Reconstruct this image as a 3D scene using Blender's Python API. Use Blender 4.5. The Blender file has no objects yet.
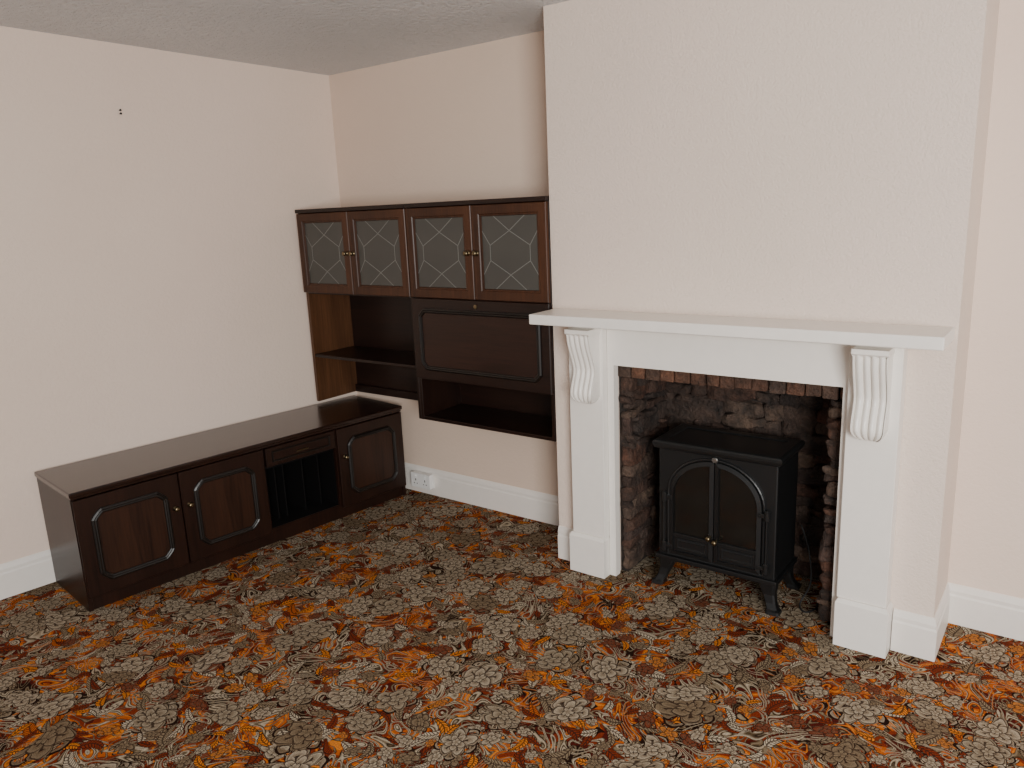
import bpy, bmesh, math, random
from mathutils import Vector, Matrix
from mathutils import noise as mnoise
random.seed(5)
COL = bpy.context.scene.collection
# ---------------------------------------------------------------- node helpers
def new_mat(name):
    m = bpy.data.materials.new(name); m.use_nodes = True
    nt = m.node_tree; b = nt.nodes["Principled BSDF"]
    return m, nt, b
def setin(nt, sock, v):
    if v is None: return
    if isinstance(v, bpy.types.NodeSocket): nt.links.new(v, sock)
    else: sock.default_value = v
def mth(nt, op, a, b=None, c=None, clamp=False):
    n = nt.nodes.new("ShaderNodeMath"); n.operation = op; n.use_clamp = clamp
    for i, v in enumerate((a, b, c)): setin(nt, n.inputs[i], v)
    return n.outputs[0]
def vmth(nt, op, a, b=None):
    n = nt.nodes.new("ShaderNodeVectorMath"); n.operation = op
    setin(nt, n.inputs[0], a)
    if op == 'SCALE': setin(nt, n.inputs[3], b)
    elif b is not None: setin(nt, n.inputs[1], b)
    return n.outputs[1] if op == 'LENGTH' else n.outputs[0]
def mixc(nt, f, a, b, mode='MIX'):
    n = nt.nodes.new("ShaderNodeMix"); n.data_type = 'RGBA'; n.blend_type = mode
    setin(nt, n.inputs[0], f)
    for s, v in ((n.inputs[6], a), (n.inputs[7], b)):
        if isinstance(v, tuple) and len(v) == 3: v = v + (1,)
        setin(nt, s, v)
    return n.outputs[2]
def coord(nt, kind='Object', scale=None, loc=None):
    o = nt.nodes.new("ShaderNodeTexCoord").outputs[kind]
    if scale or loc:
        m = nt.nodes.new("ShaderNodeMapping"); nt.links.new(o, m.inputs[0])
        if scale: m.inputs['Scale'].default_value = scale
        if loc: m.inputs['Location'].default_value = loc
        o = m.outputs[0]
    return o
def noise(nt, v, scale, detail=2, rough=.5, dist=0.0):
    n = nt.nodes.new("ShaderNodeTexNoise"); setin(nt, n.inputs['Vector'], v)
    n.inputs['Scale'].default_value = scale; n.inputs['Detail'].default_value = detail
    n.inputs['Roughness'].default_value = rough; n.inputs['Distortion'].default_value = dist
    return n
def ramp(nt, f, stops, interp='LINEAR'):
    n = nt.nodes.new("ShaderNodeValToRGB"); setin(nt, n.inputs[0], f)
    r = n.color_ramp; r.interpolation = interp
    while len(r.elements) < len(stops): r.elements.new(0.5)
    for e, (p, c) in zip(r.elements, stops):
        e.position = p; e.color = tuple(c) + (1,) if len(c) == 3 else c
    return n.outputs[0]
def bump(nt, b, h, strength, dist):
    n = nt.nodes.new("ShaderNodeBump"); n.inputs['Strength'].default_value = strength
    n.inputs['Distance'].default_value = dist; setin(nt, n.inputs['Height'], h)
    nt.links.new(n.outputs[0], b.inputs['Normal'])

def wall_mat(name, col, col2, bs=.35, sc=60, dist=.006):
    m, nt, b = new_mat(name)
    c = coord(nt)
    n1 = noise(nt, c, 1.3, 3); n2 = noise(nt, c, sc, 3, .6); n3 = noise(nt, c, 190, 2)
    f = ramp(nt, n1.outputs[0], [(.3, (0,0,0)), (.7, (1,1,1))])
    nt.links.new(mixc(nt, f, col, col2), b.inputs['Base Color'])
    b.inputs['Roughness'].default_value = .7; b.inputs['Specular IOR Level'].default_value = .25
    h = mth(nt, 'ADD', mth(nt, 'SMOOTH_MIN', n2.outputs[0], .60, .1), mth(nt, 'MULTIPLY', n3.outputs[0], .2))
    bump(nt, b, h, bs, dist)
    return m
def paint_mat(name, col, rough=.45, metal=0.0, spec=.5):
    m, nt, b = new_mat(name)
    c = coord(nt); n = noise(nt, c, 25, 3)
    dark = tuple(x*.93 for x in col)
    nt.links.new(mixc(nt, n.outputs[0], col, dark), b.inputs['Base Color'])
    b.inputs['Roughness'].default_value = rough; b.inputs['Metallic'].default_value = metal
    b.inputs['Specular IOR Level'].default_value = spec
    return m
def wood_mat(name, c1, c2, axis=0, rough=.3, coat=.3):
    m, nt, b = new_mat(name)
    s = [90, 90, 90]; s[axis] = 4.0
    c = coord(nt, scale=tuple(s)); n = noise(nt, c, 1.0, 5, .65, .6)
    s2 = [9, 9, 9]; s2[axis] = 1.0
    n2 = noise(nt, coord(nt, scale=tuple(s2)), 1.0, 2)
    f = mth(nt, 'ADD', mth(nt, 'MULTIPLY', n.outputs[0], .6), mth(nt, 'MULTIPLY', n2.outputs[0], .4))
    nt.links.new(ramp(nt, f, [(.34, c1), (.66, c2)]), b.inputs['Base Color'])
    b.inputs['Roughness'].default_value = rough; b.inputs['Specular IOR Level'].default_value = .3
    b.inputs['Coat Weight'].default_value = coat; b.inputs['Coat Roughness'].default_value = .18
    bump(nt, b, n.outputs[0], .1, .001)
    return m

def carpet_mat():
    m, nt, b = new_mat("floral_carpet")
    p0 = coord(nt)
    w = noise(nt, p0, 4.2, 1); w2 = noise(nt, p0, 20.0, 1)
    off = vmth(nt, 'SCALE', vmth(nt, 'SUBTRACT', w.outputs[1], (.5, .5, .5)), .11)
    off2 = vmth(nt, 'SCALE', vmth(nt, 'SUBTRACT', w2.outputs[1], (.5, .5, .5)), .026)
    pa = vmth(nt, 'ADD', p0, off)
    p = vmth(nt, 'MULTIPLY', vmth(nt, 'ADD', pa, off2), (1, 1, 0))
    ps = vmth(nt, 'MULTIPLY', pa, (1, 1, 0))
    DK = (.020, .009, .006); MA = (.080, .012, .008); RU = (.20, .030, .010); OR = (.47, .105, .012); OB = (.66, .21, .025)
    TN = (.25, .19, .12); CR = (.50, .43, .32); OL = (.105, .070, .036)
    nA = noise(nt, p, 5.5, 2, .5, .5).outputs[0]
    base = ramp(nt, nA, [(0, DK), (.37, MA), (.42, RU), (.465, OR), (.49, OB), (.515, OR), (.54, RU), (.585, MA), (.63, DK)], 'CONSTANT')
    nC = noise(nt, ps, 3.0, 1).outputs[0]
    def scroll(col, offv, scale, mult, dist, wid, stops, lo, hi):
        nB = noise(nt, vmth(nt, 'ADD', ps, offv), scale, 0.0, .5, dist).outputs[0]
        fr = mth(nt, 'FRACT', mth(nt, 'MULTIPLY', nB, mult))
        nW = noise(nt, vmth(nt, 'ADD', ps, offv), scale*2.6, 0).outputs[0]
        wd = mth(nt, 'MULTIPLY', wid, mth(nt, 'ADD', .35, mth(nt, 'MULTIPLY', nW, 1.3)))
        t = mth(nt, 'DIVIDE', fr, wd)
        sc = ramp(nt, t, stops)
        msk = mth(nt, 'LESS_THAN', t, 1.0)
        msk = mth(nt, 'MULTIPLY', msk, mth(nt, 'MULTIPLY', mth(nt, 'GREATER_THAN', nC, lo), mth(nt, 'LESS_THAN', nC, hi)))
        return mixc(nt, msk, col, sc)
    col = scroll(base, (9.1, 4.7, 0), 10.0, 8.0, 1.4, .36, [(0, DK), (.18, OL), (.5, TN), (.8, OL), (1, DK)], 0, 1)
    col = scroll(col, (3.1, 1.7, 0), 6.0, 8.0, 1.8, .52, [(0, DK), (.12, DK), (.16, TN), (.38, CR), (.50, TN), (.56, DK), (.64, OL), (.84, CR), (.93, TN), (1, DK)], .47, 1)
    col = scroll(col, (6.3, 8.7, 0), 6.5, 8.0, 1.8, .44, [(0, DK), (.12, RU), (.40, OB), (.60, RU), (.68, DK), (.76, TN), (.9, CR), (1, DK)], 0, .45)
    def cells(offv, scale, rnd, src):
        vn = nt.nodes.new("ShaderNodeTexVoronoi"); vn.voronoi_dimensions = '2D'; vn.feature = 'F1'
        pp = vmth(nt, 'ADD', src, offv)
        setin(nt, vn.inputs['Vector'], pp); vn.inputs['Scale'].default_value = scale; vn.inputs['Randomness'].default_value = rnd
        loc = vmth(nt, 'MULTIPLY', vmth(nt, 'SUBTRACT', pp, vn.outputs['Position']), (1, 1, 0))
        sx = nt.nodes.new("ShaderNodeSeparateXYZ"); nt.links.new(loc, sx.inputs[0])
        sc = nt.nodes.new("ShaderNodeSeparateColor"); nt.links.new(vn.outputs['Color'], sc.inputs[0])
        return loc, sx.outputs[0], sx.outputs[1], sc.outputs[0], sc.outputs[1], sc.outputs[2]
    def leaves(col, offv, scale, Ln, W, keep, stops):
        loc, x, y, r1, r2, r3 = cells(offv, scale, 1.0, ps)
        a = mth(nt, 'MULTIPLY', r1, 6.283)
        ca, sa = mth(nt, 'COSINE', a), mth(nt, 'SINE', a)
        u = mth(nt, 'ADD', mth(nt, 'MULTIPLY', x, ca), mth(nt, 'MULTIPLY', y, sa))
        v_ = mth(nt, 'SUBTRACT', mth(nt, 'MULTIPLY', y, ca), mth(nt, 'MULTIPLY', x, sa))
        v_ = mth(nt, 'ADD', v_, mth(nt, 'MULTIPLY', mth(nt, 'MULTIPLY', u, u), 8.0))   # curl
        un = mth(nt, 'DIVIDE', u, Ln)
        hw_ = mth(nt, 'MULTIPLY', W, mth(nt, 'SUBTRACT', 1.0, mth(nt, 'MULTIPLY', un, un)))
        av = mth(nt, 'ABSOLUTE', v_)
        ser = mth(nt, 'FRACT', mth(nt, 'SUBTRACT', mth(nt, 'MULTIPLY', u, 95.0), mth(nt, 'MULTIPLY', av, 70.0)))
        hw2 = mth(nt, 'MULTIPLY', hw_, mth(nt, 'ADD', .72, mth(nt, 'MULTIPLY', ser, .35)))
        keepm = mth(nt, 'LESS_THAN', r3, keep)
        msk = mth(nt, 'MULTIPLY', mth(nt, 'LESS_THAN', av, hw2), keepm)
        outm = mth(nt, 'MULTIPLY', mth(nt, 'LESS_THAN', mth(nt, 'SUBTRACT', av, .003), hw2), keepm)
        lc = ramp(nt, r2, stops, 'CONSTANT')
        line = mth(nt, 'MAXIMUM', mth(nt, 'LESS_THAN', av, .0022), mth(nt, 'LESS_THAN', ser, .34))
        lc = mixc(nt, mth(nt, 'MULTIPLY', line, .85), lc, (.035, .017, .011))
        return mixc(nt, msk, mixc(nt, outm, col, DK), lc)
    def flowers(col, scale, R, npet, offv, keep, stops, rings, rz=.8):
        loc, x, y, rnd, rnd2, rnd3 = cells(offv, scale, rz, p)
        r = vmth(nt, 'LENGTH', loc)
        th = mth(nt, 'ARCTAN2', y, x)
        Rr = mth(nt, 'MULTIPLY', R, mth(nt, 'ADD', .7, mth(nt, 'MULTIPLY', rnd3, .5)))
        q0 = mth(nt, 'DIVIDE', r, Rr)
        k = mth(nt, 'FLOOR', mth(nt, 'MULTIPLY', q0, float(rings)))
        ang = mth(nt, 'ADD', mth(nt, 'MULTIPLY', th, npet/2.0), mth(nt, 'ADD', mth(nt, 'MULTIPLY', k, 1.57), mth(nt, 'MULTIPLY', rnd, 6.0)))
        cs = mth(nt, 'ABSOLUTE', mth(nt, 'COSINE', ang))
        q = mth(nt, 'DIVIDE', q0, mth(nt, 'ADD', .52, mth(nt, 'MULTIPLY', cs, .48)))
        fq = mth(nt, 'FRACT', mth(nt, 'MULTIPLY', q, float(rings)))
        line = mth(nt, 'MULTIPLY', mth(nt, 'MAXIMUM', mth(nt, 'LESS_THAN', cs, .22), mth(nt, 'GREATER_THAN', fq, .80)), .9)
        pc = ramp(nt, rnd2, stops, 'CONSTANT')
        pc2 = mixc(nt, mth(nt, 'MULTIPLY', mth(nt, 'SUBTRACT', 1.0, fq), .8), pc, (.13, .085, .05))
        fc = mixc(nt, line, pc2, (.035, .018, .012))
        kp = mth(nt, 'LESS_THAN', rnd, keep)
        msk = mth(nt, 'MULTIPLY', mth(nt, 'LESS_THAN', q, 1.0), kp)
        outm = mth(nt, 'MULTIPLY', mth(nt, 'LESS_THAN', q, 1.10), kp)
        return mixc(nt, msk, mixc(nt, outm, col, DK), fc)
    col = leaves(col, (2.2, 5.1, 0), 10.0, .064, .018, .5, [(0, TN), (.45, RU), (.6, OR), (.8, CR)])
    col = leaves(col, (7.7, 1.3, 0), 15, .040, .013, .6, [(0, CR), (.3, TN), (.55, OB), (.75, RU)])
    col = flowers(col, 13, .034, 5, (1.3, 7.2, 0), .45, [(0, CR), (.45, TN), (.65, OB), (.85, RU)], 2.2, 1.0)
    col = flowers(col, 6.2, .080, 5, (0, 0, 0), .56, [(0, CR), (.45, (.40, .34, .245)), (.85, TN)], 3.4, .95)
    pile = noise(nt, p0, 230, 2)
    col = mixc(nt, .5, col, mixc(nt, ramp(nt, pile.outputs[0], [(.3, (0,0,0)), (.7, (1,1,1))]), (.25, .25, .25), (1.4, 1.4, 1.4)), 'MULTIPLY')
    nt.links.new(col, b.inputs['Base Color'])
    b.inputs['Roughness'].default_value = .95; b.inputs['Specular IOR Level'].default_value = .05
    bump(nt, b, pile.outputs[0], .4, .004)
    return m

def stone_mat(name, stops, bs=.8, mul=1.0):
    m, nt, b = new_mat(name)
    g = nt.nodes.new("ShaderNodeNewGeometry")
    c = coord(nt); n = noise(nt, c, 17, 6, .7); n2 = noise(nt, c, 55, 4, .6); n4 = noise(nt, c, 9, 3)
    base = ramp(nt, g.outputs['Random Per Island'], stops)
    base = mixc(nt, ramp(nt, n4.outputs[0], [(.45, (0,0,0)), (.62, (.8,.8,.8))]), base, (.045, .030, .023))
    col = mixc(nt, .9, base, ramp(nt, n.outputs[0], [(.3, (.25, .25, .25)), (.7, (1.8, 1.55, 1.4))]), 'MULTIPLY')
    nt.links.new(col, b.inputs['Base Color']); b.inputs['Roughness'].default_value = .75
    bump(nt, b, mth(nt, 'ADD', n.outputs[0], mth(nt, 'MULTIPLY', n2.outputs[0], .5)), bs, .025)
    return m

WALL = wall_mat("wallpaper_cream", (.83, .68, .58), (.80, .65, .55), .4)
WALLA = wall_mat("wallpaper_alcove_shaded", (.76, .605, .495), (.73, .575, .465), .4)  # cream wallpaper, with the chimney breast's shade mixed in as darker brown
WALLB = wall_mat("wallpaper_breast", (.82, .69, .60), (.79, .665, .575), .75, 120, .005)
CEIL = wall_mat("ceiling_artex", (.76, .765, .77), (.68, .685, .69), 1.0, 45, .02)
CARPET = carpet_mat()
WHITE = paint_mat("white_gloss_paint", (.92, .88, .82), .32)
SKIRT = paint_mat("skirting_paint", (.88, .83, .77), .4)
PLASTIC = paint_mat("white_plastic", (.88, .87, .85), .3)
DARK = wood_mat("dark_mahogany", (.009, .004, .003), (.026, .010, .006), 1, .25, .45)
DARKZ = wood_mat("dark_mahogany_upright", (.008, .003, .002), (.024, .009, .005), 2, .38, .1)
DARKX = wood_mat("dark_mahogany_across", (.007, .0028, .002), (.020, .0075, .0045), 0, .38, .1)
MIDZ = wood_mat("brown_oak_frame", (.022, .008, .004), (.080, .029, .012), 2, .45, .05)
PANEL = wood_mat("brown_side_panel", (.05, .020, .008), (.13, .054, .022), 2, .5, .1)
PANELD = wood_mat("door_panel_wood", (.010, .004, .0025), (.042, .016, .008), 2, .4, .1)
MOULD = paint_mat("dark_moulding", (.006, .004, .003), .38)
BLACKIN = paint_mat("shaded_interior", (.003, .0025, .0025), .8, 0, .2)  # near-black colour standing in for shade inside openings
IRON = paint_mat("black_cast_iron", (.007, .0073, .0078), .42)
IRON2 = paint_mat("black_iron_satin", (.010, .0105, .011), .32)
BRASS = paint_mat("aged_brass", (.22, .17, .10), .35, 1.0)
STEEL = paint_mat("grey_steel", (.35, .35, .34), .3, .9)
LEAD = paint_mat("lead_strip", (.19, .19, .175), .5, .0)
def glass_mat(name, col, rough, spec=.5):
    m, nt, b = new_mat(name)
    n2 = noise(nt, coord(nt), 5, 2)
    nt.links.new(mixc(nt, n2.outputs[0], col, tuple(x*.7 for x in col)), b.inputs['Base Color'])
    b.inputs['Roughness'].default_value = rough; b.inputs['Specular IOR Level'].default_value = spec
    return m
GLASS = glass_mat("obscured_dark_glass", (.072, .070, .062), .3, .4)
SGLASS = glass_mat("stove_glass", (.010, .009, .008), .10, .6)
STONE = stone_mat("rough_slate_stone", [(0, (.018, .013, .011)), (.25, (.060, .034, .024)), (.45, (.085, .041, .026)), (.6, (.026, .022, .021)), (.8, (.055, .039, .031)), (1, (.11, .08, .06))], 1.0)
BRICK = stone_mat("old_brick", [(0, (.075, .038, .024)), (.5, (.12, .062, .038)), (1, (.065, .044, .034))], 1.0)
MORTAR = stone_mat("dark_mortar", [(0, (.022, .017, .015)), (1, (.022, .017, .015))], .6)

# ---------------------------------------------------------------- mesh helpers
ORG = {}
def mesh_obj(name, bm, mat, parent=None, kind=None, smooth=False, label=None, recenter=True):
    bmesh.ops.recalc_face_normals(bm, faces=bm.faces[:])
    org = Vector((0, 0, 0))
    if recenter and bm.verts:
        lo = Vector([min(v.co[i] for v in bm.verts) for i in range(3)])
        hi = Vector([max(v.co[i] for v in bm.verts) for i in range(3)])
        org = (lo+hi)/2
        if parent is None: org.z = lo.z
        for v in bm.verts: v.co -= org
    me = bpy.data.meshes.new(name); bm.to_mesh(me); bm.free()
    if smooth:
        for p in me.polygons: p.use_smooth = True
    ob = bpy.data.objects.new(name, me); COL.objects.link(ob)
    mats = mat if isinstance(mat, list) else [mat]
    for x in mats: me.materials.append(x)
    po = ORG[parent.name] if parent else Vector((0, 0, 0))
    ob.location = org - po
    ORG[ob.name] = org
    if parent: ob.parent = parent
    if kind: ob["kind"] = kind
    if label: ob["label"] = label
    return ob
def thing(name, loc, label, cat, rotz=0):
    e = bpy.data.objects.new(name, None); e.empty_display_size = .1
    e.location = loc; e.rotation_euler = (0, 0, rotz); COL.objects.link(e)
    e["label"] = label; e["category"] = cat; ORG[e.name] = Vector((0, 0, 0))
    return e
def abox(bm, x0, x1, y0, y1, z0, z1, bev=0, seg=1, jit=0):
    vs = [bm.verts.new((x, y, z)) for z in (z0, z1) for y in (y0, y1) for x in (x0, x1)]
    if jit:
        for v in vs: v.co += Vector([random.uniform(-jit, jit) for _ in range(3)])
    fs = [(0, 2, 3, 1), (4, 5, 7, 6), (0, 1, 5, 4), (2, 6, 7, 3), (0, 4, 6, 2), (1, 3, 7, 5)]
    faces = [bm.faces.new([vs[i] for i in f]) for f in fs]
    if bev:
        es = list({e for f in faces for e in f.edges})
        bmesh.ops.bevel(bm, geom=es, offset=bev, segments=seg, affect='EDGES', profile=.6)
def box(name, x0, x1, y0, y1, z0, z1, mat, parent=None, bev=0, seg=1, kind=None, label=None):
    bm = bmesh.new(); abox(bm, x0, x1, y0, y1, z0, z1, bev, seg)
    return mesh_obj(name, bm, mat, parent, kind, label=label)
def offs(poly, d):
    n = len(poly); out = []
    for i in range(n):
        a, b_, c = Vector(poly[i-1]), Vector(poly[i]), Vector(poly[(i+1) % n])
        e1 = (b_-a).normalized(); e2 = (c-b_).normalized()
        n1 = Vector((-e1.y, e1.x)); n2 = Vector((-e2.y, e2.x))
        m = (n1+n2)
        if m.length < 1e-6: m = n1
        m.normalize(); k = d/max(.35, m.dot(n1)); out.append((b_.x+m.x*k, b_.y+m.y*k))
    return out
def sweep(bm, poly, prof, T, fill=False):
    loops = []
    for d, h in prof:
        loops.append([bm.verts.new(T(u, v, h)) for u, v in (offs(poly, d) if d else poly)])
    n = len(poly)
    for a, b_ in zip(loops, loops[1:]):
        for i in range(n):
            bm.faces.new((a[i], a[(i+1) % n], b_[(i+1) % n], b_[i]))
    if fill: bm.faces.new(loops[-1])
def plate(bm, poly, h0, h1, T, bev=.0):
    prof = [(0, h0), (0, h1)] if not bev else [(0, h0), (0, h1-bev), (bev, h1)]
    sweep(bm, poly, prof, T, True)
def rect(u0, u1, v0, v1): return [(u0, v0), (u1, v0), (u1, v1), (u0, v1)]
def notched(u0, u1, v0, v1, c):
    pts = []
    for cx, cy, sx, sy in ((u0, v0, 1, 1), (u1, v0, -1, 1), (u1, v1, -1, -1), (u0, v1, 1, -1)):
        loc = [(0, c), (c*.24, c*.66), (c*.66, c*.24), (c, 0)]
        P = [(cx+sx*a, cy+sy*b_) for a, b_ in loc]
        if sx*sy < 0: P.reverse()
        pts += P
    return pts
MPROF = [(-.002, .018), (-.001, .024), (.006, .028), (.011, .025), (.015, .026), (.020, .024), (.022, .0185)]
MW = .022
def lathe(bm, prof, T, seg=20):
    rings = []
    for r, h in prof:
        rings.append([bm.verts.new(T(r*math.cos(2*math.pi*i/seg), r*math.sin(2*math.pi*i/seg), h)) for i in range(seg)])
    for a, b_ in zip(rings, rings[1:]):
        for i in range(seg): bm.faces.new((a[i], a[(i+1) % seg], b_[(i+1) % seg], b_[i]))
    bm.faces.new(rings[0]); bm.faces.new(rings[-1])
def tube(bm, pts, r, seg=8):
    rings = []
    pts = [Vector(p) for p in pts]
    for i, p in enumerate(pts):
        d = (pts[min(i+1, len(pts)-1)]-pts[max(i-1, 0)]).normalized()
        up = Vector((0, 0, 1)) if abs(d.z) < .9 else Vector((1, 0, 0))
        s = d.cross(up).normalized(); t = s.cross(d)
        rr = r[i] if isinstance(r, (list, tuple)) else r
        rings.append([bm.verts.new(p+(s*math.cos(2*math.pi*k/seg)+t*math.sin(2*math.pi*k/seg))*rr) for k in range(seg)])
    for a, b_ in zip(rings, rings[1:]):
        for i in range(seg): bm.faces.new((a[i], a[(i+1) % seg], b_[(i+1) % seg], b_[i]))
    bm.faces.new(rings[0]); bm.faces.new(rings[-1])

# ---------------------------------------------------------------- dimensions
YB = 3.09      # alcove wall
YC = 2.78      # chimney breast face
XC = -3.545    # far left corner
K = .115       # skew of the left wall
ZC = 2.46
BX0, BX1 = -1.868, -.315
TH = math.atan(K)
def wx(y): return XC-K*(YB-y)
def zc(y): return 2.386+.033*(YB-y)
# ---------------------------------------------------------------- room shell
def struct(name, bm, mat, label):
    return mesh_obj(name, bm, mat, None, "structure", label=label, recenter=False)
bm = bmesh.new(); abox(bm, -4.3, 2.4, -1.6, 3.25, -.05, 0); struct("floor", bm, CARPET, "floral patterned carpet in orange, brown and cream")
bm = bmesh.new()
v = [bm.verts.new((x, y, zc(y)+dz)) for dz in (0, .08) for x, y in ((-4.3, -1.6), (2.4, -1.6), (2.4, 3.25), (-4.3, 3.25))]
for f in ((0, 1, 2, 3), (4, 5, 6, 7), (0, 1, 5, 4), (1, 2, 6, 5), (2, 3, 7, 6), (3, 0, 4, 7)): bm.faces.new([v[i] for i in f])
struct("ceiling", bm, CEIL, "textured pale grey ceiling")
bm = bmesh.new()
v = [bm.verts.new((x, y, z)) for z in (0, ZC+.08) for x, y in ((wx(-1.6), -1.6), (wx(YB), YB), (wx(YB)-.12, YB+.0), (wx(-1.6)-.12, -1.6))]
for f in ((0, 1, 2, 3), (4, 5, 6, 7), (0, 1, 5, 4), (1, 2, 6, 5), (2, 3, 7, 6), (3, 0, 4, 7)): bm.faces.new([v[i] for i in f])
struct("wall_left", bm, WALL, "cream textured wallpaper wall")
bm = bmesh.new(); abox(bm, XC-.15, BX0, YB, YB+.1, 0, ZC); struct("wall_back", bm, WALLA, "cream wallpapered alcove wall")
bm = bmesh.new(); abox(bm, BX1, 2.4, YB, YB+.1, 0, ZC); struct("wall_right", bm, WALL, "cream wallpapered alcove wall beside chimney breast")
OX0, OX1, OZ = -1.56, -.625, .975
bm = bmesh.new()
abox(bm, BX0, OX0, YC, YB+.1, 0, ZC); abox(bm, OX1, BX1, YC, YB+.1, 0, ZC); abox(bm, OX0, OX1, YC, YB+.1, OZ, ZC)
struct("wall_chimney", bm, WALLB, "projecting chimney breast in pale textured wallpaper")

# fireplace recess
bm = bmesh.new()
RB = 3.18
abox(bm, OX0, OX1, RB, RB+.05, 0, OZ)
abox(bm, OX0, OX0+.035, YC+.03, RB, 0, OZ-.06)
abox(bm, OX1-.035, OX1, YC+.03, RB, 0, OZ-.06)
abox(bm, OX0, OX1, YC+.04, RB, OZ-.06, OZ)
for f in bm.faces: f.material_index = 1
GN = 5
TV, TF, _idx = [], [], {}
def _tv(a, b_, c):
    k = (a, b_, c)
    if k not in _idx: _idx[k] = len(TV); TV.append(Vector((a/GN*2-1, b_/GN*2-1, c/GN*2-1)))
    return _idx[k]
for i in range(GN):
    for j in range(GN):
        for fx in (0, GN):
            TF.append([_tv(fx, i, j), _tv(fx, i+1, j), _tv(fx, i+1, j+1), _tv(fx, i, j+1)])
            TF.append([_tv(i, fx, j), _tv(i+1, fx, j), _tv(i+1, fx, j+1), _tv(i, fx, j+1)])
            TF.append([_tv(i, j, fx), _tv(i+1, j, fx), _tv(i+1, j+1, fx), _tv(i, j+1, fx)])
def rock(c, hx, hy, hz):
    rot = random.uniform(-.16, .16); sd = random.uniform(0, 100); nv = []
    for q in TV:
        l = (abs(q.x)**5+abs(q.y)**5+abs(q.z)**5)**(1/5)
        q = q/l*1.05
        P = Vector((q.x*hx, q.y*hy, q.z*hz))
        P += mnoise.noise_vector(P*20+Vector((sd, 0, 0)))*.014
        if hx < hy: P = Vector((P.x, P.y*math.cos(rot)-P.z*math.sin(rot), P.z*math.cos(rot)+P.y*math.sin(rot)))
        else: P = Vector((P.x*math.cos(rot)-P.z*math.sin(rot), P.y, P.z*math.cos(rot)+P.x*math.sin(rot)))
        nv.append(bm.verts.new(c+P))
    for f in TF: bm.faces.new([nv[i] for i in f])
def stones(fn, umax, zmax, hr, lr):
    z = .0
    while z < zmax-.015:
        h = min(random.uniform(*hr), zmax-z); u = random.uniform(-.08, 0)
        while u < umax:
            l = random.uniform(*lr); u1 = min(u+l, umax); u0 = max(u, 0)
            if u1-u0 > .02:
                if h > .055 and random.random() < .6:
                    zz = z+h*random.uniform(.35, .65); fn(u0, u1, z, zz); fn(u0, u1, zz, z+h)
                else: fn(u0, u1, z+random.uniform(-.012, .004), z+h+random.uniform(-.004, .014))
            u += l
        z += h
def sl(u0, u1, z0, z1):
    d = random.uniform(.0, .024)
    rock(Vector((OX0+.033+d/2, YC+.012+(u0+u1)/2, max((z0+z1)/2, (z1-z0)/2+.015))), .018+d/2, (u1-u0)/2, (z1-z0)/2)
def sb(u0, u1, z0, z1):
    d = random.uniform(.0, .024)
    rock(Vector((OX0+.03+(u0+u1)/2, RB-.01-d/2, max((z0+z1)/2, (z1-z0)/2+.015))), (u1-u0)/2, .018+d/2, (z1-z0)/2)
def sr(u0, u1, z0, z1):
    d = random.uniform(.0, .016)
    rock(Vector((OX1-.045-d/2, YC+.02+(u0+u1)/2, max((z0+z1)/2, (z1-z0)/2+.015))), .026+d/2, (u1-u0)/2, (z1-z0)/2)
stones(sl, RB-YC-.03, OZ-.09, (.03, .12), (.05, .22))
stones(sb, OX1-OX0-.06, OZ-.07, (.03, .12), (.06, .28))
stones(sr, RB-YC-.04, OZ-.09, (.05, .09), (.10, .20))
mesh_obj("wall_fireplace", bm, [STONE, MORTAR], None, "structure", label="rough dark stone and brick lining of the fireplace recess", recenter=False)
bm = bmesh.new()
x = OX0+.004
while x < OX1-.02:
    w = random.uniform(.058, .070); x1 = min(x+w, OX1-.004)
    abox(bm, x, x1-.005, YC+.010+random.uniform(0, .006), YC+.09, OZ-.080+random.uniform(-.004, .004), OZ-.002, .006, 2, .0025); x += w
mesh_obj("trim_1", bm, BRICK, None, "structure", label="row of upright muted brown bricks across fireplace opening", recenter=False)

# baseboards
def baseboard(name, p0, p1, nrm, m0=0, m1=0, label="white painted skirting board"):
    prof = [(0, 0), (.016, 0), (.016, .112), (.012, .120), (.013, .134), (.008, .150), (.003, .158), (0, .158)]
    dirv = (Vector(p1)-Vector(p0)).normalized()
    bm = bmesh.new(); L = []
    for p, mm in ((p0, -m0), (p1, m1)):
        L.append([bm.verts.new((p[0]+nrm[0]*d+dirv.x*mm*d, p[1]+nrm[1]*d+dirv.y*mm*d, z)) for d, z in prof])
    n = len(prof)
    for i in range(n): bm.faces.new((L[0][i], L[0][(i+1) % n], L[1][(i+1) % n], L[1][i]))
    bm.faces.new(L[0]); bm.faces.new(L[1][::-1])
    mesh_obj(name, bm, SKIRT, None, "structure", label=label, recenter=False)
c_, s_ = math.cos(TH), math.sin(TH)
baseboard("baseboard_left", (wx(-1.6), -1.6), (wx(YB-.02), YB-.02), (c_, -s_))
baseboard("baseboard_back", (XC+.02, YB), (BX0, YB), (0, -1))
baseboard("baseboard_chimney", (BX0, YC), (-1.760, YC), (0, -1))
baseboard("baseboard_chimney.001", (-.440, YC), (BX1, YC), (0, -1), 0, 1)
baseboard("baseboard_chimney.002", (BX1, YC), (BX1, YB), (1, 0), 1, -1)
baseboard("baseboard_right", (BX1, YB), (2.4, YB), (0, -1), -1, 0)

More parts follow.
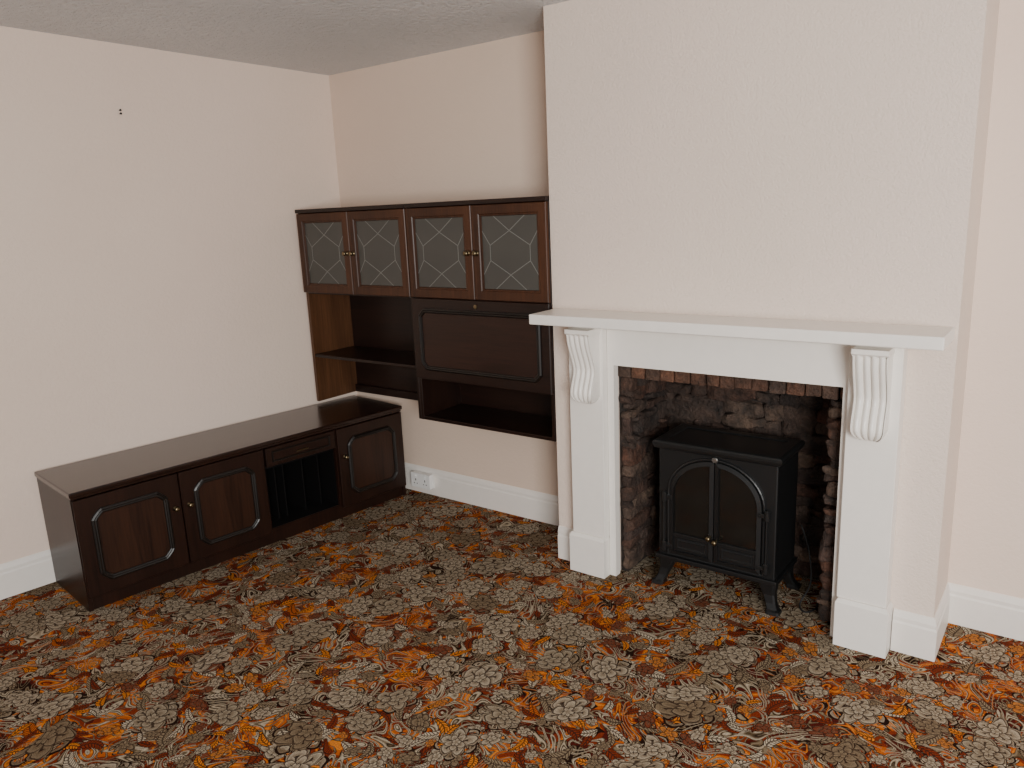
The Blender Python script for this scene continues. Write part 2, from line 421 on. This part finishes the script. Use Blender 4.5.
# ---------------------------------------------------------------- sideboard
SB = thing("sideboard", (wx(1.325)+.020, 1.325, 0), "long low dark mahogany sideboard with panelled doors against the wall", "cabinet", -TH)
D, L, H = .455, 1.735, .542
bay = (L-.036)/4
bm = bmesh.new()
abox(bm, 0, D-.012, 0, .018, 0, H-.022, .001)
abox(bm, 0, D-.012, L-.018, L, 0, H-.022, .001)
abox(bm, 0, .01, .018, L-.018, .05, H-.022)
abox(bm, .01, D-.02, .018, L-.018, .06, .078)
abox(bm, .3, D-.02, .018, L-.018, 0.0, .06, .001)
for i in (2, 3):
    y = .018+bay*i
    abox(bm, .01, D-.016, y-.009, y+.009, .078, H-.022)
mesh_obj("carcass", bm, DARKZ, SB)
bm = bmesh.new(); abox(bm, -.002, D+.008, -.006, L+.004, H-.022, H, .006, 3)
abox(bm, 0, D-.002, 0, L, H-.034, H-.0215, .002)
mesh_obj("top", bm, DARK, SB, label="glossy dark mahogany top")
Tf = lambda u, v, h: (D-.014+h, u, v)
def knob(parent, T, r=.012, mat=BRASS):
    bm = bmesh.new()
    lathe(bm, [(r*.95, 0), (r, .002), (r*.5, .004), (r*.4, .012), (r*.85, .016), (r, .021), (r*.8, .026), (r*.3, .028)], T, 18)
    mesh_obj("knob", bm, mat, parent, smooth=True, label="small aged brass knob")
def panel_door(u0, u1, v0, v1, knobu, knobv):
    bm = bmesh.new(); plate(bm, rect(u0, u1, v0, v1), 0, .018, Tf, .003)
    d = mesh_obj("door", bm, DARKZ, SB)
    m_ = .058
    nt_ = notched(u0+m_, u1-m_, v0+m_, v1-m_, .042)
    bm = bmesh.new(); sweep(bm, nt_, MPROF, Tf)
    mesh_obj("panel_moulding", bm, MOULD, d)
    bm = bmesh.new(); plate(bm, offs(nt_, MW), .0175, .0195, Tf)
    mesh_obj("door_panel", bm, PANELD, d)
    knob(d, lambda a, b_, h: (D+.004+h, knobu+a, knobv+b_))
g = .0025
v0, v1 = .062, H-.038
for i, kk in ((0, .93), (1, .07), (3, .08)):
    u0 = .018+bay*i+(g if i else -.014); u1 = .018+bay*(i+1)-(g if i < 3 else -.014)
    panel_door(u0, u1, v0, v1, u0+(u1-u0)*kk, .345)
u0, u1 = .018+bay*2+.012, .018+bay*3-.012
bm = bmesh.new(); plate(bm, rect(u0, u1, H-.135, v1), 0, .016, Tf, .003); abox(bm, .1, D-.013, u0+.01, u1-.01, H-.125, H-.045)
dr = mesh_obj("drawer", bm, DARKZ, SB)
bm = bmesh.new(); sweep(bm, rect(u0+.03, u1-.03, H-.115, v1-.018), [(0, .016), (.002, .021), (.007, .021), (.01, .0165)], Tf)
mesh_obj("drawer_moulding", bm, MOULD, dr)
bm = bmesh.new(); abox(bm, D+.004, D+.012, (u0+u1)/2-.035, (u0+u1)/2+.035, H-.094, H-.086, .002)
abox(bm, D+.000, D+.006, (u0+u1)/2-.03, (u0+u1)/2-.024, H-.094, H-.086); abox(bm, D+.000, D+.006, (u0+u1)/2+.024, (u0+u1)/2+.03, H-.094, H-.086)
mesh_obj("handle", bm, BRASS, dr)
box("shelf", .012, D-.03, u0-.002, u1+.002, H-.152, H-.138, BLACKIN, SB, .001)
for q in (.10, .22, .34, .62, .86):
    yy = u0+(u1-u0)*q
    box("divider", .012, D-.10, yy-.0035, yy+.0035, .0805, H-.155, BLACKIN, SB, .001)
bm = bmesh.new(); abox(bm, .011, .014, u0-.002, u1+.002, .081, H-.155); abox(bm, .014, D-.025, u0-.002, u1+.002, .0785, .0800); abox(bm, .014, D-.03, u1+.0005, u1+.0025, .081, H-.155); abox(bm, .014, D-.03, u0-.0025, u0-.0005, .081, H-.155)
mesh_obj("shade_lining", bm, BLACKIN, SB)  # thin black sheets added to paint the open bay's shade

# ---------------------------------------------------------------- wall cabinets
UW = (BX0-.004-(XC+.006))/2
UD, UH = .312, 1.09
ZU = .648
def glazed_door(P, x0, x1, z0, z1, kx):
    T = lambda u, v, h: (u, -UD-h, v)
    fw = .052
    bm = bmesh.new()
    sweep(bm, rect(x0, x1, z0, z1), [(0, 0), (0, .016), (.003, .019), (fw-.012, .019), (fw-.008, .015), (fw-.003, .015), (fw, .008), (fw, 0)], T)
    d = mesh_obj("door", bm, MIDZ, P, label="brown wooden frame door with leaded glass")
    bm = bmesh.new(); plate(bm, rect(x0+fw-.004, x1-fw+.004, z0+fw-.004, z1-fw+.004), .003, .007, T)
    mesh_obj("glass_pane", bm, GLASS, d)
    bm = bmesh.new(); a0, a1, b0, b1 = x0+fw, x1-fw, z0+fw, z1-fw
    cx, cz = (a0+a1)/2, (b0+b1)/2; w, h = a1-a0, b1-b0
    ow, oh = w*.36, h*.30
    # crossing diagonals through a central elongated hexagon
    hx_ = [(cx, cz-oh), (cx+ow, cz-oh*.35), (cx+ow, cz+oh*.35), (cx, cz+oh), (cx-ow, cz+oh*.35), (cx-ow, cz-oh*.35)]
    segs = [(hx_[i], hx_[(i+1) % 6]) for i in range(6)]
    segs += [(hx_[0], (a0+w*.22, b0)), (hx_[0], (a1-w*.22, b0)), (hx_[3], (a0+w*.22, b1)), (hx_[3], (a1-w*.22, b1)),
             (hx_[1], (a1, b0+h*.20)), (hx_[5], (a0, b0+h*.20)), (hx_[2], (a1, b1-h*.20)), (hx_[4], (a0, b1-h*.20))]
    for p, q in segs:
        p, q = Vector(p), Vector(q); e_ = (q-p).normalized(); n = Vector((-e_.y, e_.x))*.0016
        vs = [bm.verts.new(T(r.x, r.y, hh)) for hh in (.0068, .0078) for r in (p-n, q-n, q+n, p+n)]
        for f in ((0, 1, 2, 3), (4, 5, 6, 7), (0, 1, 5, 4), (1, 2, 6, 5), (2, 3, 7, 6), (3, 0, 4, 7)): bm.faces.new([vs[i] for i in f])
    mesh_obj("leading", bm, LEAD, d)
    knob(d, lambda a, b_, h_: (kx+a, -UD-.019-h_, (z0+z1)/2+b_), .013)
def unit_shell(P, left):
    t = .018
    for a, b_ in ((0, t), (UW-t, UW)):
        box("side_panel", a, b_, -UD, 0, 0, UH-.02, PANEL if (left and a == 0) else DARKZ, P, .001)
    box("top_board", 0, UW, -UD-.022, 0, UH-.02, UH, DARKX, P, .003, 2)
    box("back_panel", t, UW-t, -.012, 0, .0, UH-.02, DARKX, P)
    box("middle_board", t, UW-t, -UD, -.012, ZU-.02, ZU, DARKX, P, .001)
    hw = UW/2
    z0, z1 = ZU-.012, UH-.023
    glazed_door(P, .003, hw-.0015, z0, z1, hw-.026)
    glazed_door(P, hw+.0015, UW-.003, z0, z1, hw+.026)
WU = thing("wall_cabinet", (XC+.006, YB-.001, .565), "dark wood wall cabinet with leaded glass doors above open shelf", "cabinet")
unit_shell(WU, True)
box("shelf", .018, UW-.018, -UD+.005, -.012, .262, .280, DARKX, WU, .004, 2)
box("bottom_rail", .018, UW-.018, -.030, -.012, .0, .045, DARKX, WU, .002)
WV = thing("wall_cabinet", (XC+.006+UW+.0005, YB-.001, .565), "dark wood wall cabinet with leaded glass doors and fold-down writing flap", "cabinet")
unit_shell(WV, False)
box("bottom_board", .018, UW-.018, -UD, -.012, 0, .018, DARKX, WV, .003, 2)
box("flap_board", .018, UW-.018, -UD, -.012, .225, .243, DARKX, WV, .001)
T = lambda u, v, h: (u, -UD-h, v)
bm = bmesh.new(); plate(bm, rect(.003, UW-.003, .222, ZU-.016), 0, .018, T, .003)
fl = mesh_obj("flap_door", bm, DARKX, WV, label="fold-down flap door with raised moulding")
nt_ = notched(.050, UW-.050, .222+.050, ZU-.016-.050, .036)
bm = bmesh.new(); sweep(bm, nt_, MPROF, T)
mesh_obj("panel_moulding", bm, MOULD, fl)
bm = bmesh.new(); plate(bm, offs(nt_, MW), .0175, .0195, T); mesh_obj("door_panel", bm, wood_mat("flap_panel_wood", (.012, .005, .0035), (.034, .013, .008), 0, .4, .1), fl)
bm = bmesh.new(); lathe(bm, [(.010, 0), (.010, .003), (.006, .004)], lambda a, b_, h: (UW/2+a, -UD-.018-h, ZU-.045+b_)); mesh_obj("keyhole", bm, BRASS, fl)

# ---------------------------------------------------------------- fireplace surround
cx0 = (BX0+BX1)/2
FS = thing("fireplace_surround", (cx0, YC, 0), "white painted wooden fireplace surround with fluted corbels and mantel", "fireplace")
X = lambda v: v-cx0
YS = -.080; ZM = 1.128
bm = bmesh.new()
pz = .955
poly = [(X(-1.578), 0), (X(-1.548), 0), (X(-1.548), pz), (X(-.643), pz), (X(-.643), 0), (X(-.622), 0), (X(-.622), ZM), (X(-1.578), ZM)]
vs0 = [bm.verts.new((u, -.036, v)) for u, v in poly]; vs1 = [bm.verts.new((u, 0, v)) for u, v in poly]
bm.faces.new(vs0); bm.faces.new(vs1[::-1])
for i in range(8): bm.faces.new((vs0[i], vs0[(i+1) % 8], vs1[(i+1) % 8], vs1[i]))
mesh_obj("frieze", bm, WHITE, FS)
for a, b_ in ((-1.745, -1.580), (-.620, -.455)):
    box("pilaster", X(a), X(b_), YS+.008, 0, .185, ZM, WHITE, FS, .002)
for a, b_ in ((-1.757, -1.580), (-.620, -.443)):
    bm = bmesh.new(); sweep(bm, rect(X(a), X(b_), YS-.006, 0), [(0, 0), (0, .17), (.004, .178), (.008, .185)], lambda u, v, h: (u, v, h), True)
    bm.faces.new([bm.verts.new((u, v, 0)) for u, v in rect(X(a), X(b_), YS-.006, 0)])
    mesh_obj("plinth_block", bm, WHITE, FS)
bm = bmesh.new(); abox(bm, X(-1.846), X(-.325), -.213, 0, ZM+.008, ZM+.050, .005, 3)
abox(bm, X(-1.80), X(-.40), -.105, 0, ZM-.012, ZM+.009, .003)
mesh_obj("mantel_shelf", bm, WHITE, FS, label="thick white mantel shelf")
def corbel(xc):
    W = .112; Ht = .325; bm = bmesh.new()
    prof = []
    N = 60
    for i in range(N+1):
        t = i/N
        if t < .06: p = .096
        else:
            s = (t-.06)/.94
            p = .036+.052*(.5+.5*math.cos(math.pi*min(1, s/.62)))
            if s > .50: p += .032*math.sin(math.pi*min(1, (s-.50)/.36)*.5)**1.5
            if s > .84: p *= math.sqrt(max(0, 1-((s-.84)/.16)**2))*.8+.2
        prof.append((p, ZM-.012-Ht*t))
    MX = 56; grid = []
    for j, (p, z) in enumerate(prof):
        row = []
        t = j/N; wj = 1.0
        if t > .84:
            q = (t-.84)/.16; wj = .94*math.sqrt(max(.0, 1-(q*.95)**2))
        elif t > .07: wj = .94
        for i in range(MX+1):
            s = i/MX; gr = .0
            if .05 < s < .95 and .08 < t:
                gr = .016*abs(math.sin(math.pi*(s-.05)/.90*4))**.5-.016
            pp = max(.006, p+gr)
            row.append(bm.verts.new((xc+(s-.5)*W*wj, YS+.008-pp, z)))
        grid.append(row)
    for a, b_ in zip(grid, grid[1:]):
        for i in range(MX): bm.faces.new((a[i], a[i+1], b_[i+1], b_[i]))
    back = [[bm.verts.new((r[i].co.x, YS+.0085, r[i].co.z)) for i in (0, MX)] for r in grid]
    for j in range(N):
        bm.faces.new((grid[j][0], grid[j+1][0], back[j+1][0], back[j][0]))
        bm.faces.new((grid[j][MX], back[j][1], back[j+1][1], grid[j+1][MX]))
    bm.faces.new(grid[0]+[back[0][1], back[0][0]]); bm.faces.new(grid[-1][::-1]+[back[-1][0], back[-1][1]])
    o = mesh_obj("corbel", bm, WHITE, FS, smooth=True, label="white fluted scroll corbel")
    m = o.modifiers.new("es", 'EDGE_SPLIT'); m.split_angle = math.radians(40)
corbel(X(-1.644)); corbel(X(-.5375))

# ---------------------------------------------------------------- stove
SX = -1.12
ST = thing("stove", (SX, 2.93, 0), "black cast-iron style electric stove with arched double doors", "stove")
hw, yf, yb = .248, -.130, .125
bm = bmesh.new(); abox(bm, -hw, hw, yf, yb, .125, .615, .006, 2); abox(bm, -hw-.012, hw+.012, yf-.014, yb+.002, .118, .138, .004, 2)
mesh_obj("body", bm, IRON, ST)
bm = bmesh.new()
sweep(bm, rect(-hw-.020, hw+.020, yf-.024, yb+.006), [(.012, .612), (.006, .618), (0, .630), (0, .640), (.004, .646), (.012, .650), (.05, .650), (.054, .646)], lambda u, v, h: (u, v, h), True)
bm.faces.new([bm.verts.new((u, v, .612)) for u, v in offs(rect(-hw-.020, hw+.020, yf-.024, yb+.006), .012)])
mesh_obj("top_plate", bm, IRON2, ST)
Ts = lambda u, v, h: (u, yf-h, v)
def arch(w, z0, zs, zt, n=24):
    return [(-w, z0), (w, z0)]+[(w*math.cos(math.pi*i/n), zs+(zt-zs)*math.sin(math.pi*i/n)) for i in range(n+1)]
bm = bmesh.new(); sweep(bm, arch(.206, .146, .425, .600), [(0, 0), (0, .010), (.004, .013), (.010, .010), (.011, 0)], Ts)
mesh_obj("arch_moulding", bm, IRON2, ST)
for side in (-1, 1):
    zs = .425
    def leaf(ins, z0=.154):
        w = .193-ins; n = 14; zt = .588-ins; xs = ins+.002; out = []
        for i in range(n+1):
            xx = max(w*math.cos((math.pi/2)*i/n), xs)
            out.append((xx, zs+(zt-zs)*math.sin(math.acos(min(1, xx/w)))))
        poly = [(xs, z0), (w, z0)]+out; cl = []
        for p in poly:
            if not cl or (Vector(p)-Vector(cl[-1])).length > 1e-5: cl.append(p)
        if side < 0: cl = [(-x, z) for x, z in cl][::-1]
        return cl
    A = leaf(0); B = leaf(.017, .171)
    bm = bmesh.new()
    la = [[bm.verts.new(Ts(u, v, h)) for u, v in P_] for P_, h in ((A, 0), (A, .014), (B, .018), (B, .004))]
    for p, q in zip(la, la[1:]):
        if len(p) != len(q): continue
        for i in range(len(p)): bm.faces.new((p[i], p[(i+1) % len(p)], q[(i+1) % len(p)], q[i]))
    d = mesh_obj("door", bm, IRON, ST, label="black arched stove door")
    x0, x1 = (.017, .177) if side > 0 else (-.177, -.017)
    box("crossbar", x0, x1, yf-.017, yf-.002, .236, .250, IRON, d, .002)
    box("lower_panel", x0, x1, yf-.010, yf-.001, .170, .236, IRON, d)
    C = leaf(.015, .248)
    bm = bmesh.new(); plate(bm, C, .002, .007, Ts); mesh_obj("glass_pane", bm, SGLASS, d)
    bm = bmesh.new(); sweep(bm, rect(x0+.015, x1-.015, .182, .226), [(0, .010), (0, .014), (.004, .015), (.008, .010)], Ts); mesh_obj("panel_moulding", bm, IRON2, d)
    bm = bmesh.new(); lathe(bm, [(.007, 0), (.004, .002), (.004, .014), (.010, .020), (.011, .027), (.006, .032)], lambda a, b_, h: (side*.013+a, yf-.016-h, .262+side*-.006+b_)); mesh_obj("knob", bm, BRASS, d, smooth=True)
    hx = side*.216
    for zz in (.185, .405):
        bm = bmesh.new()
        tube(bm, [(hx, yf-.016, zz-.022), (hx, yf-.016, zz-.018), (hx, yf-.016, zz+.018), (hx, yf-.016, zz+.022)], [.006, .011, .011, .006], 12)
        abox(bm, min(hx, hx-side*.036), max(hx, hx-side*.036), yf-.020, yf-.0, zz-.009, zz+.009, .002)
        mesh_obj("hinge", bm, IRON2, d)
    bm = bmesh.new(); tube(bm, [(hx, yf-.017, .165), (hx, yf-.017, .43)], .0045, 8); mesh_obj("hinge_rod", bm, IRON2, d)
for sx in (-1, 1):
    for sy in (-1, 1):
        bm = bmesh.new()
        bx, by = sx*(hw-.035), (yf+.035 if sy < 0 else yb-.035)
        rings = []
        for z, o_, r in ((.120, 0, .036), (.105, .002, .034), (.07, .010, .024), (.04, .020, .020), (.018, .030, .021), (.012, .034, .026), (.0005, .036, .027)):
            cx_, cy_ = bx+sx*o_, by+sy*o_
            rings.append([bm.verts.new((cx_+a*r, cy_+b_*r, z)) for a, b_ in ((-1, -.7), (-.7, -1), (.7, -1), (1, -.7), (1, .7), (.7, 1), (-.7, 1), (-1, .7))])
        for p, q in zip(rings, rings[1:]):
            for i in range(8): bm.faces.new((p[i], p[(i+1) % 8], q[(i+1) % 8], q[i]))
        bm.faces.new(rings[0]); bm.faces.new(rings[-1])
        mesh_obj("leg", bm, IRON, ST)
bm = bmesh.new(); lathe(bm, [(.011, 0), (.011, .003), (.009, .005)], lambda a, b_, h: (a*1.15, yf-.011-h, .598+b_)); mesh_obj("badge", bm, STEEL, ST, label="small round silver maker's badge")

bm = bmesh.new(); pts = []
P0 = [(-.84, 3.02, .30), (-.80, 3.00, .20), (-.775, 2.95, .09), (-.80, 2.90, .012), (-.765, 2.86, .006), (-.74, 2.92, .006), (-.76, 3.0, .006)]
for i in range(len(P0)-1):
    for k in range(6):
        t = k/6; a = [Vector(P0[max(0, min(len(P0)-1, i+j))]) for j in (-1, 0, 1, 2)]
        pts.append(.5*((2*a[1])+(-a[0]+a[2])*t+(2*a[0]-5*a[1]+4*a[2]-a[3])*t*t+(-a[0]+3*a[1]-3*a[2]+a[3])*t**3))
tube(bm, pts, .0035, 8)
o = mesh_obj("power_cable", bm, paint_mat("black_rubber", (.010, .010, .010), .7), smooth=True); o["label"] = "black power cable trailing beside the stove"; o["category"] = "cable"

SK = thing("wall_socket", (-3.005, YB-.016, .045), "white double plug socket mounted on the skirting board", "socket")
box("back_box", -.073, .073, -.030, 0, 0, .086, PLASTIC, SK, .004, 2)
box("face_plate", -.075, .075, -.038, -.030, -.001, .087, PLASTIC, SK, .003, 2)
for sx in (-.036, .036):
    box("switch", sx-.007, sx+.007, -.042, -.038, .062, .078, PLASTIC, SK, .001)
    for q in ((sx-.003, sx+.003, -.0385, -.037, .040, .052), (sx-.014, sx-.007, -.0385, -.037, .022, .027), (sx+.007, sx+.014, -.0385, -.037, .022, .027)):
        box("pin_hole", *q, BLACKIN, SK)
def nail(x, y, z, n):
    bm = bmesh.new(); n = Vector(n); s = n.cross(Vector((0, 0, 1)))
    P = Vector((x, y, z))
    lathe(bm, [(.0025, -.004), (.0025, .012), (.005, .0125), (.005, .015)], lambda a, b_, h: P+n*h+s*a+Vector((0, 0, b_)), 10)
    o = mesh_obj("nail", bm, IRON2, None); o["label"] = "small dark picture nail in the wall"; o["category"] = "nail"; o["group"] = "nails in the wall"
nail(wx(1.93), 1.93, 2.115, (c_, -s_, 0)); nail(wx(1.93), 1.93, 2.13, (c_, -s_, 0))

# ---------------------------------------------------------------- lights
def area(name, loc, target, sx, sy, power, col):
    l = bpy.data.lights.new(name, 'AREA'); l.shape = 'RECTANGLE'; l.size = sx; l.size_y = sy; l.energy = power; l.color = col
    o = bpy.data.objects.new(name, l); COL.objects.link(o); o.location = loc
    o.rotation_euler = (Vector(target)-Vector(loc)).to_track_quat('-Z', 'Y').to_euler()
area("window_light", (1.75, -1.2, 1.45), (-1.6, 2.1, .90), 1.5, 1.3, 225, (1, .985, .955))
w = bpy.data.worlds.new("World"); bpy.context.scene.world = w; w.use_nodes = True
w.node_tree.nodes["Background"].inputs[0].default_value = (.98, .985, 1, 1)
w.node_tree.nodes["Background"].inputs[1].default_value = .33

# ---------------------------------------------------------------- camera
cam = bpy.data.cameras.new("camera"); co = bpy.data.objects.new("camera", cam); COL.objects.link(co)
R = Matrix(((.8018, -.0985, .5894), (.5964, .2018, -.7769), (-.0424, .9744, .2205)))
q = R.to_quaternion(); q.normalize()
co.location = (0, 0, 1.6); co.rotation_mode = 'QUATERNION'; co.rotation_quaternion = q
cam.sensor_width = 36; cam.lens = 766/1024*36; cam.clip_start = .05
bpy.context.scene.camera = co
